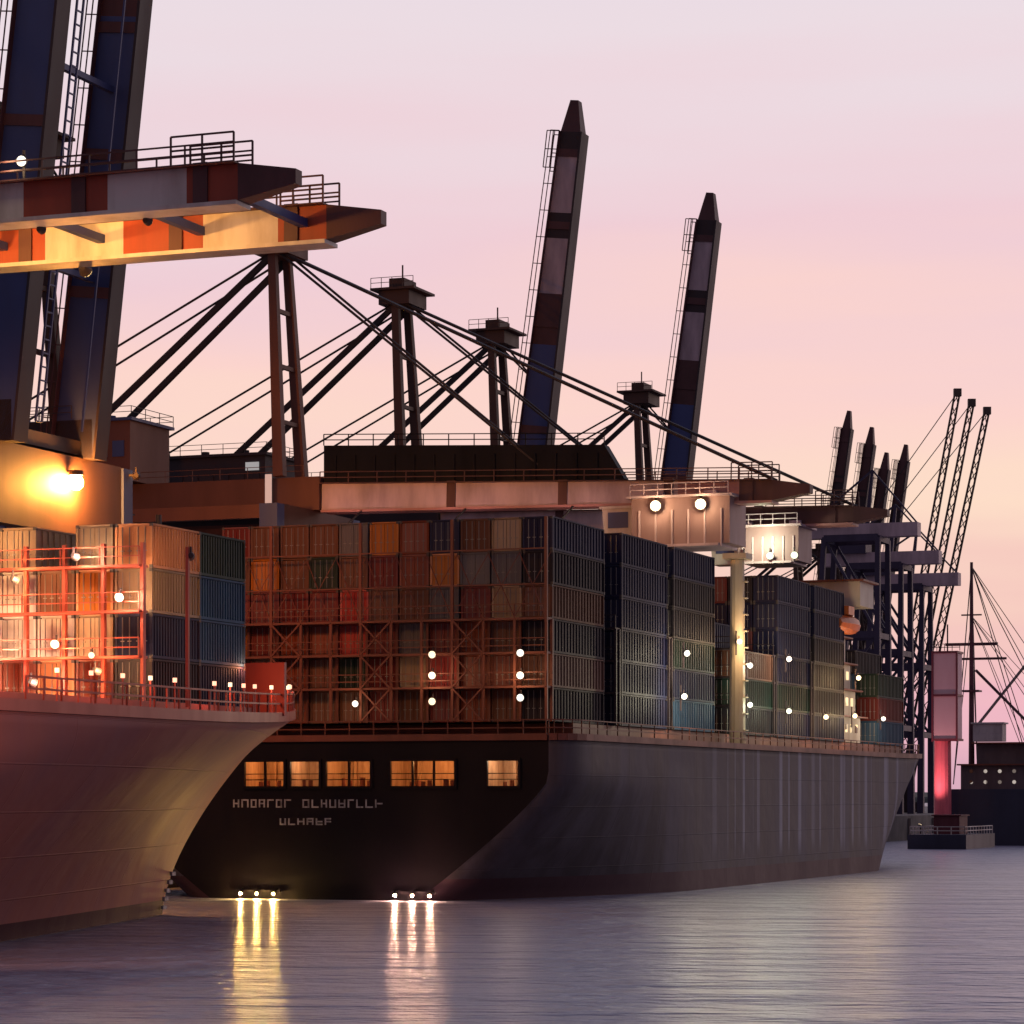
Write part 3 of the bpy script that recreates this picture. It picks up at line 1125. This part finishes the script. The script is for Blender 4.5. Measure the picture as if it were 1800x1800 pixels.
for c_ in range(NC):
    for k in range(hts[c_]):
        if c_ < 4:
            continue
        col = special.get((c_, k)) or rng.choice(PAL2)
        x = X0 + (c_ + .5) * STEP + rng.uniform(-.035, .035)
        yb = 3.1 + rng.uniform(-.07, .07)
        loc = ship2.location + Vector((x * CT + (yb + LCT / 2) * ST, -x * ST + (yb + LCT / 2) * CT, ZB + k * 2.62))
        container(col, loc, f'{col} container on the {TIERW[k]} tier, {ORD[NC - 1 - c_]} column from right, on the black stern',
                  'containers stacked on the black stern')

# lamps on the stern lashing bridge
for px, zs in ((760, (18.9, 17.3, 15.3)), (915, (18.9, 17.2, 15.5)), (625, (15.2,))):
    x = xs_at(px, U2, V2 + 1.2)
    for z in zs:
        floodlight(ship2, (x, 1.15, z), (0.1, -1, -.1), .56 if px != 625 else .5, WHT if px != 760 else WRM)
    lamp_light(ship2, (x, .5, sum(zs) / len(zs)), (1, .62, .34), 170 if px != 625 else 90, radius=.5)

# bays further forward
baynames = ['first', 'second', 'third', 'fourth', 'fifth', 'sixth', 'seventh', 'eighth', 'ninth', 'tenth']
bay_y = [18.2, 32.2, 51.5, 65.5, 79.5]
bay_h = [6, 6, 4, 6, 6]
fwd_y = [107]
fwd_h = [4]
for bi, (y, hh) in enumerate(zip(bay_y + fwd_y, bay_h + fwd_h)):
    for row in range(3):
        for k in range(hh - (1 if row == 0 and bi in (2, 5) else 0)):
            x = X0 + (NC - .5 - row) * STEP + .5
            if bi >= 7:
                x -= (bi - 6) * 2.6
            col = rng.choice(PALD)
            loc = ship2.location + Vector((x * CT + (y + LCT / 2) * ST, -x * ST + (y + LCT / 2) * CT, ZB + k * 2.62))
            if row == 2 and bi > 4:
                continue
            rw = ('hull side', 'second', 'third')[row]
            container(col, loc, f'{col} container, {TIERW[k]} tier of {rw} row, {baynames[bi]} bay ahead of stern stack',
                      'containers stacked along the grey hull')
for y in [16.9, 30.9, 50.2, 64.2, 78.2]:
    lashing_bridge(y, 8, 7.8, X0 + 7 * STEP + .5, STEP, 1.1).build('lashing_bridge', DARK, ship2)

# accommodation block, lifeboat, cream deck post
WALLW = mat('accommodation_white', (.55, .50, .44), .55, scale=.4, dirt=(.3, .2, .12), dirt_amt=.6)
ab = MB()
for k in range(5):
    ab.box((1.5 - k * .2, 98.5, ZB + 1.45 + k * 2.9), (33 - k * .6, 10.5 - k * .5, 2.7), 0)
    ab.box((1.5 - k * .2, 98.5, ZB + 2.85 + k * 2.9), (34.4 - k * .6, 12 - k * .5, .16), 1)
ab.box((0, 98.5, ZB + 15.9), (40, 6, 2.6), 0)
ab.box((0, 98.5, ZB + 17.3), (41, 7, .2), 1)
abo = ab.build('accommodation_block', [WALLW, STEELR], ship2)
wl = lit_room('cabin_glow', (1, .75, .40), 1.4, .5)
wn = MB()
for k in range(5):
    for i in range(4):
        wn.box((18.02 - k * .5, 95.2 + i * 2.2, ZB + 1.6 + k * 2.9), (.12, .9, .9))
    for i in range(9):
        wn.box((1.5 + i * 1.75, 93.22 + k * .25, ZB + 1.6 + k * 2.9), (.9, .12, .9))
wn.build('window', wl, abo)
lbm = MB()
for i in range(8):
    t0, t1 = i / 8, (i + 1) / 8
    r0, r1 = 1.1 * math.sin(math.pi * (.08 + .84 * t0)) ** .5, 1.1 * math.sin(math.pi * (.08 + .84 * t1)) ** .5
    lbm.tube((18.9, 90 + 8 * t0, ZB + 12.5), (18.9, 90 + 8 * t1, ZB + 12.5), r0, 10, r1)
lbm.box((18.9, 93, ZB + 13.9), (1.6, 2.4, .9))
ORNG = mat('lifeboat_orange', (.55, .13, .03), .4, scale=.8)
lbo = lbm.build('lifeboat', ORNG, ship2)
dv = MB()
for y in (91, 97):
    dv.bar((17.2, y, ZB + 8.8), (17.2, y, ZB + 15.4), .35, .35)
    dv.bar((17.2, y, ZB + 15.4), (19.1, y, ZB + 14.8), .3, .3)
dv.build('davit', WHITEP, lbo)
CREAM = mat('cream_paint', (.55, .46, .34), .5, scale=.5, dirt=(.35, .24, .13), dirt_amt=.6)
cp = MB().tube((20.3, 48.0, Z2), (20.3, 48.0, 29.5), .75, 12, .65)
cp.box((20.3, 48.0, 29.8), (2.2, 2.2, .5))
for k in range(10):
    cp.box((21.1, 48.0, 14 + k * 1.5), (.3, .7, .1))
cp.build('deck_post', CREAM, ship2)
for (x, y, z, gl, col, pw) in ((20.9, 46.6, 22.0, WRM, WARM, 900), (20.8, 30.2, 16.5, WHT, (1, .9, .6), 900), (20.8, 31.0, 20.2, WHT, (1, .88, .6), 700),
                               (20.8, 50.4, 20.0, WHT, (1, .9, .7), 500), (20.8, 50.4, 16.4, GRN, (.9, 1, .7), 500),
                               (20.8, 63.9, 21.2, WHT, (1, .85, .6), 800), (20.8, 63.9, 16.2, GRN, (.9, 1, .7), 500),
                               (20.8, 78.0, 16.0, WRM, (1, .7, .4), 600),
                               (20.6, 92.4, 20.5, WRM, (1, .66, .30), 1100), (20.2, 92.4, 16.5, WRM, (1, .70, .34), 800), (20.4, 104.5, 16.5, WHT, (1, .8, .55), 500)):
    floodlight(ship2, (x, y, z), (.5, -1, -.2), .5, gl)
    MB().bar((x - .4, y + .3, z - 1.2), (x - .4, y + .3, z + 1.0), .12, .12).build('lamp_post', DARK, ship2)
    lamp_light(ship2, (x + 1.2, y - .9, z - .2), col, pw, radius=.4)

# ---- ship 1: bow of the nearer red ship
B1, L1 = 38.0, 132.0
U1, V1 = 90.5, 191.0
ship1 = thing('container_ship', 'red hulled container ship at left, only its flared bow in view', 'ship', W(U1, V1 - L1, 0), 'container ships at the quay')
hm, ring1 = hull_mesh(L1, B1, 12.2, 14.2, 19.5, .3, Le=(95, 62), npow=(1.3, 1.9), sheer_len=60, ns=60, zlev=18)
finish_hull(hm.build('hull', [HULL1, HULL1, DECKM], ship1))
bw = MB()
rl = MB()
for i in range(len(ring1) - 1):
    for sd in (1, -1):
        a, c = ring1[i][-1], ring1[i + 1][-1]
        if (Vector(a) - Vector(c)).length > .05:
            bw.bar((sd * max(a[0] - .05, 0), a[1], a[2] + .25), (sd * max(c[0] - .05, 0), c[1], c[2] + .25), .22, .6)
            if a[1] > 60 and (Vector(a) - Vector(c)).length > .4:
                rail(rl, (sd * max(a[0] - .1, 0), a[1], a[2] + .5), (sd * max(c[0] - .1, 0), c[1], c[2] + .5), h=1.2, step=1.6, r=.1)
bw.build('bulwark', REDRAIL, ship1)
rl.build('railing', REDRAIL, ship1)
# draught marks down the stem
for k in range(5):
    zt = .03 + k * .04
    y = L1 - 19.5 * (1 - zt ** 1.6)
    z = zt * 14
    MB().box((.42, y - .62, z + .1), (.2, .5, .26)).build('draught_mark', LET, ship1)
# foredeck: hatch, breakwater, foremast, winches
MB().box((0, 50, 12.8), (B1 - 8, 92, 1.1)).build('hatch_cover', REDRAIL, ship1)
ZB1 = 13.4
fm = MB().tube((0, 112, 13), (0, 112, 27), .35, 10, .2)
fm.box((0, 112, 24), (3, .2, .2)).box((0, 112, 20), (1.6, 1.2, .12))
fm.build('foremast', DARK, ship1)
wn = MB()
for x in (-4, 4):
    wn.tube((x - 1.2, 118, 14.6), (x + 1.2, 118, 14.6), .7, 12)
    wn.box((x, 118, 14.1), (3, 1.6, .5))
wn.build('mooring_winch', REDRAIL, ship1)
brk = MB().box((0, 104.5, 14.8), (26, .3, 3.4))
for x in (-12, -6, 0, 6, 12):
    brk.box((x, 105.4, 14.3), (.2, 1.6, 2.4))
brk.build('breakwater', REDRAIL, ship1)

# containers on ship 1: first bay behind the bow (its aft face and water side are in view), lower bays nearer
BAY1 = 87.5          # aft end of the first bay (local y)
T20 = [('dark grey', 'navy'), ('navy', 'blue'), ('tan', 'blue'), ('orange', 'dark green')]
rows1 = [  # from the water side inwards: tiers and colours
    [],
    ['rust red', 'tan', 'orange', 'tan'],
    ['orange', 'white', 'brown'],
    ['rust red', 'white', 'white', 'tan'],
    ['bright red', 'orange', 'maroon'],
    ['white', 'tan', 'white', 'brown'],
    ['rust red', 'orange', 'brown', 'rust red'],
]
XW = 12.6
for r_, cols in enumerate(rows1):
    for k, col in enumerate(cols):
        x = XW - (r_ + .5) * STEP
        loc = ship1.location + Vector((x * CT + (BAY1 + LCT / 2) * ST, -x * ST + (BAY1 + LCT / 2) * CT, ZB1 + k * 2.62))
        container(col, loc, f'{col} container on {TIERW[k]} tier, {ORD[r_]} row from water, behind the red bow', 'containers behind the red bow')
def small_mesh_copy(col):
    o, d = PROTO[col]
    key = col + ' short'
    if key not in PROTO:
        me = o.data.copy()
        for v in me.vertices:
            v.co.y *= .497
        md = d.data.copy()
        for v in md.vertices:
            v.co.y += LCT / 2 * .503
        PROTO[key] = (me, md)
    return PROTO[key]


for k, pair in enumerate(T20):
    for e, col in enumerate(pair):
        x = XW - .5 * STEP
        y = BAY1 + LCT / 4 + e * (LCT / 2)
        loc = ship1.location + Vector((x * CT + y * ST, -x * ST + y * CT, ZB1 + k * 2.62))
        o = container(col, loc, f'short {col} container on {TIERW[k]} tier at water side behind red bow, {"forward" if e else "aft"} half', 'containers behind the red bow')
        me, md = small_mesh_copy(col)
        o.data = me
        for ch in o.children:
            ch.data = md
        if PROTO[col][0] is o:
            del PROTO[col]
lbr = MB()
for i in range(9):
    x = XW - i * STEP
    lbr.box((x, BAY1 - 1.2, ZB1 + 4.6), (.2, .3, 9.2))
    if i < 8:
        for k in range(1, 4):
            lbr.box((x - STEP / 2, BAY1 - 1.2, ZB1 + k * 2.62), (STEP, 1.1, .14))
            rail(lbr, (x, BAY1 - 1.7, ZB1 + k * 2.62), (x - STEP, BAY1 - 1.7, ZB1 + k * 2.62), h=1.1, step=1.3, r=.06)
lbr.build('lashing_bridge', REDRAIL, ship1)
for k, (x, z, pw) in enumerate(((11.6, 19.4, 420), (10.2, 15.2, 420), (8.8, 21.8, 520), (7.4, 16.8, 460), (6.0, 14.6, 380), (4.8, 20.6, 560), (3.4, 16.6, 460),
                                (2.0, 22.6, 520), (.8, 15.0, 420), (-.4, 19.2, 520), (-2.4, 22.0, 520), (-3.4, 16.2, 460))):
    f_ = 1 if k % 3 else -1
    floodlight(ship1, (x, BAY1 - 2.2, z), (.15, f_, -.25), .5, SOD if k % 2 else WRM)
    lamp_light(ship1, (x + .3, BAY1 - 2.6, z), (1, .52, .20) if k % 2 else (1, .66, .40), pw * 1.5, radius=.3)
fl = floodlight(ship1, (XW + 4.2, BAY1 - 3.5, 21.5), (-.8, 1, -.1), .5, SOD)
MB().bar((XW + 4.2, BAY1 - 3.8, 13), (XW + 4.2, BAY1 - 3.8, 22), .18, .18).build('lamp_post', REDRAIL, ship1)
lamp_light(ship1, (XW + 4.0, BAY1 - 3.0, 21.5), (1, .52, .18), 700, 'SPOT', .3, (XW, BAY1 + 2.5, 20.6), 75)
# added floodlight on a bracket, unseen at left, to redden the hull side
MB().bar((18.5, 46, 13.2), (22.5, 46, 15.2), .2, .2).build('lamp_bracket', REDRAIL, ship1)
floodlight(ship1, (22.6, 46, 15), (-.5, .8, -.5), .7, SOD)
lamp_light(ship1, (22.8, 46.8, 14.6), (1, .36, .16), 5200, 'SPOT', .4, (18.5, 66, 5), 80)
# sodium deck lights along the rail
for i, y in enumerate((66, 76, 100, 108)):
    x = 17 if y < 90 else 14 - (y - 100) * .3
    floodlight(ship1, (x - 2, y, 15.6), (.3, -1, -.2), .35, WRM)
    lamp_light(ship1, (x - 1.2, y - .8, 15.9), (1, .35, .16), 150, radius=.3)
for i in range(16):
    k = [r_ for r_ in ring1 if r_[-1][1] > 64 + i * 3.9][0][-1]
    lpp = MB().bar((k[0] - .35, k[1], k[2]), (k[0] - .35, k[1], k[2] + 2.0), .08, .08).build('rail_lamp', REDRAIL, ship1)
    MB().tube((k[0] - .35, k[1] - .02, k[2] + 2.0), (k[0] - .35, k[1] - .02, k[2] + 2.24), .12, 8).build('lens', glow('rail_lens', (1, .42, .26), 2.2) if i % 3 else WRM, lpp)
    if i % 3 == 0:
        lamp_light(ship1, (k[0] - .9, k[1] - .6, k[2] + 2.1), (1, .30, .16), 130, radius=.25)
# ---- ship 3: dark ship with a rigged mast beyond the bow
U3, V3 = 91.0, 462.0
ship3 = thing('moored_ship', 'small dark ship with tall rigged mast and dotted lit portholes at right edge', 'ship', W(U3, V3, 0))
hm, ring3 = hull_mesh(90, 20, 9.2, 11.5, 10, .3, Le=(40, 25), sheer_len=40, ns=24, zlev=8, corner=3)
HULL3 = mat('dark_hull_paint', (.045, .045, .075), .5, scale=.2)
finish_hull(hm.build('hull', [HULL3, HULL3, DECKM], ship3))
h3m = MB().box((0, 34, 11.2), (15.5, 50, 4), 0).box((0, 36, 15.1), (13, 40, 3.6), 0).box((0, 36, 17.0), (14, 44, .25), 1).box((0, 34, 13.3), (16.5, 52, .25), 1)
dh = h3m.build('deckhouse', [mat('deckhouse_brown', (.15, .11, .12), .6), STEELR], ship3)
PG = lit_room('porthole_glow', (1, .85, .75), .6, .3)
for k, z in enumerate((10.4, 12.2, 14.8)):
    for i in range(14):
        hx = 7.77 if k < 2 else 6.52
        MB().tube((hx - .05, 11 + i * 3.4, z), (hx + .06, 11 + i * 3.4, z), .32, 8).build('porthole', PG, dh)
    for i in range(6):
        if k < 2:
            MB().tube((-6 + i * 2.4, 8.94, z), (-6 + i * 2.4, 9.06, z), .32, 8).build('porthole', PG, dh)
mst = MB().tube((-8.2, 20, 9), (-8.2, 20, 48), .55, 10, .25)
mst.box((-8.2, 20, 34), (9, .4, .5)).box((-8.2, 20, 31.5), (12, .35, .4)).box((-8.2, 20, 26), (3, 3, .3)).box((-8.2, 20, 39), (3.5, .25, .25))
mst.bar((-8.2, 20.5, 19), (-2, 36, 31), .35, .35)
mst.bar((3, 19.5, 19), (-5, 8, 29), .35, .35)
mo = mst.build('mast', mat('mast_paint', (.09, .03, .045), .5), ship3)
rg = MB()
for a_ in ((9, 60, 13), (-6, 62, 13), (7.5, 45, 12), (7.5, 33, 12), (-7.5, 2, 10), (7, 3, 10), (-8, 24, 12)):
    rg.tube((-8.2, 20, 47.3), a_, .09, 4)
    rg.tube((-8.2, 20, 38.8), a_, .07, 4)
rg.build('rigging', ROPE, mo)
wh = MB().box((-4.6, 17.5, 18.8), (5, 3.4, 3.0)).box((-4.6, 17.5, 20.4), (5.6, 4.2, .25))
for i in range(4):
    wh.box((-6.4 + i * 1.2, 15.78, 19.2), (.8, .08, 1.0))
wh.build('wheelhouse', mat('wheelhouse_pale', (.55, .50, .50), .6), ship3)
fn = MB().tube((0, 50, 17), (0, 52, 25), 2.2, 14, 1.9)
fn.build('funnel', mat('funnel_paint', (.45, .28, .24), .5), ship3)

# pontoon between the bow and the far ship
pn = thing('pontoon', 'low dark pontoon with pale handrail on the water beyond the grey bow', 'pontoon', W(93, 428, 0))
MB().box((0, 9, .9), (9, 22, 2.6)).build('float', HULL3, pn)
r_ = MB()
for x in (-4.2, 4.2):
    rail(r_, (x, -1.5, 2.2), (x, 19.5, 2.2), h=1.2, step=2, r=.14)
rail(r_, (-4.2, -1.5, 2.2), (4.2, -1.5, 2.2), h=1.2, step=2, r=.14)
r_.build('handrail', WHITEP, pn)
c_ = MB().box((0, 8, 3.6), (4, 6, 2.8)).box((0, 8, 5.1), (4.6, 6.6, .2))
c_.build('deck_cabin', mat('cabin_maroon', (.14, .035, .045), .6), pn)

mp_ = thing('signal_tower', 'pale pink tower on a red post beside the low dark pontoon', 'tower', W(99.0, 458, 0))
MB().tube((0, 0, -1), (0, 0, 17), 1.45, 14, 1.35).build('shaft', mat('post_red', (.78, .16, .20), .5), mp_)
tb = MB().box((.8, 0, 24.2), (3.9, 4.2, 14.2), 0)
for z in (17.2, 24.4, 31.4):
    tb.box((.8, 0, z), (4.3, 4.6, .35), 1)
for x in (-1.2, 2.8):
    tb.box((x, -2.2, 24.2), (.3, .3, 14.6), 1)
tb.build('tower_house', [mat('tower_pale_pink', (.80, .52, .54), .6, scale=.3, dirt=(.6, .3, .34)), mat('post_dark_red', (.22, .05, .07), .5)], mp_)
tr_ = MB()
rail(tr_, (-1.7, -2.3, 31.6), (3.3, -2.3, 31.6), step=1.2, r=.1)
tr_.bar((.8, 0, 31.4), (.8, 0, 36), .2, .2)
tr_.build('handrail', ROPE, mp_)
floodlight(mp_, (-2.2, -7.0, 3.4), (.2, .5, 1), .6, WRM)  # added floodlight, only there to brighten the pale pink house
MB().bar((-2.2, -6.6, 1.6), (-2.2, -6.6, 3.4), .2, .2).build('lamp_post', ROPE, mp_)
lamp_light(mp_, (-2.2, -7.6, 4.2), (1, .50, .50), 9000, 'SPOT', .4, (.4, 0, 20), 75)

# lattice boom cranes beyond
LATM = mat('weathered_lattice_steel', (.10, .065, .055), .6)


def lattice_crane(px_tip, y_tip, px_base, dep, label):
    def at(px, z):
        return Vector(((px - 900) / 5000 * dep, dep, z))
    zt = 8 + (1400 - y_tip) * dep / 5000
    base = at(px_base, QZ)
    t = thing('lattice_crane', label, 'crane', base, 'lattice boom cranes beyond the bow', rz=0)
    dx = (px_tip - px_base) / 5000 * dep
    bd = MB().box((0, 0, 1.2), (7, 9, 2.2)).box((-1, 0, 3.8), (8, 5, 3)).box((-4, 0, 4), (3, 5.4, 3.6))
    bd.build('body', DARK, t)
    jib = MB().lattice((1.5, 0, 4), (dx, 0, zt - QZ), 1.8, 1.8, 2.6, .16, w2=1.0, h2=1.0)
    jib.box((dx, 0, zt - QZ), (1.6, 1.2, 1.6))
    jib.build('jib', LATM, t)
    ms = MB().lattice((-1, 0, 5), (-9, 0, 52), 1.3, 1.3, 2.4, .12)
    ms.build('mast', LATM, t)
    rp_ = MB()
    for y in (-.5, .5):
        rp_.tube((dx, y, zt - QZ), (-9, y, 52), .07, 4)
        rp_.tube((-9, y, 52), (-6, y, 5), .07, 4)
    rp_.build('rope', ROPE, t)
    return t


lattice_crane(1683, 690, 1542, 600, 'tallest lattice crane jib leaning right behind the far crane row')
lattice_crane(1708, 708, 1560, 606, 'middle lattice crane jib leaning right behind the far crane row')
lattice_crane(1735, 722, 1580, 612, 'rightmost lattice crane jib with drooping tip above the dark ship')
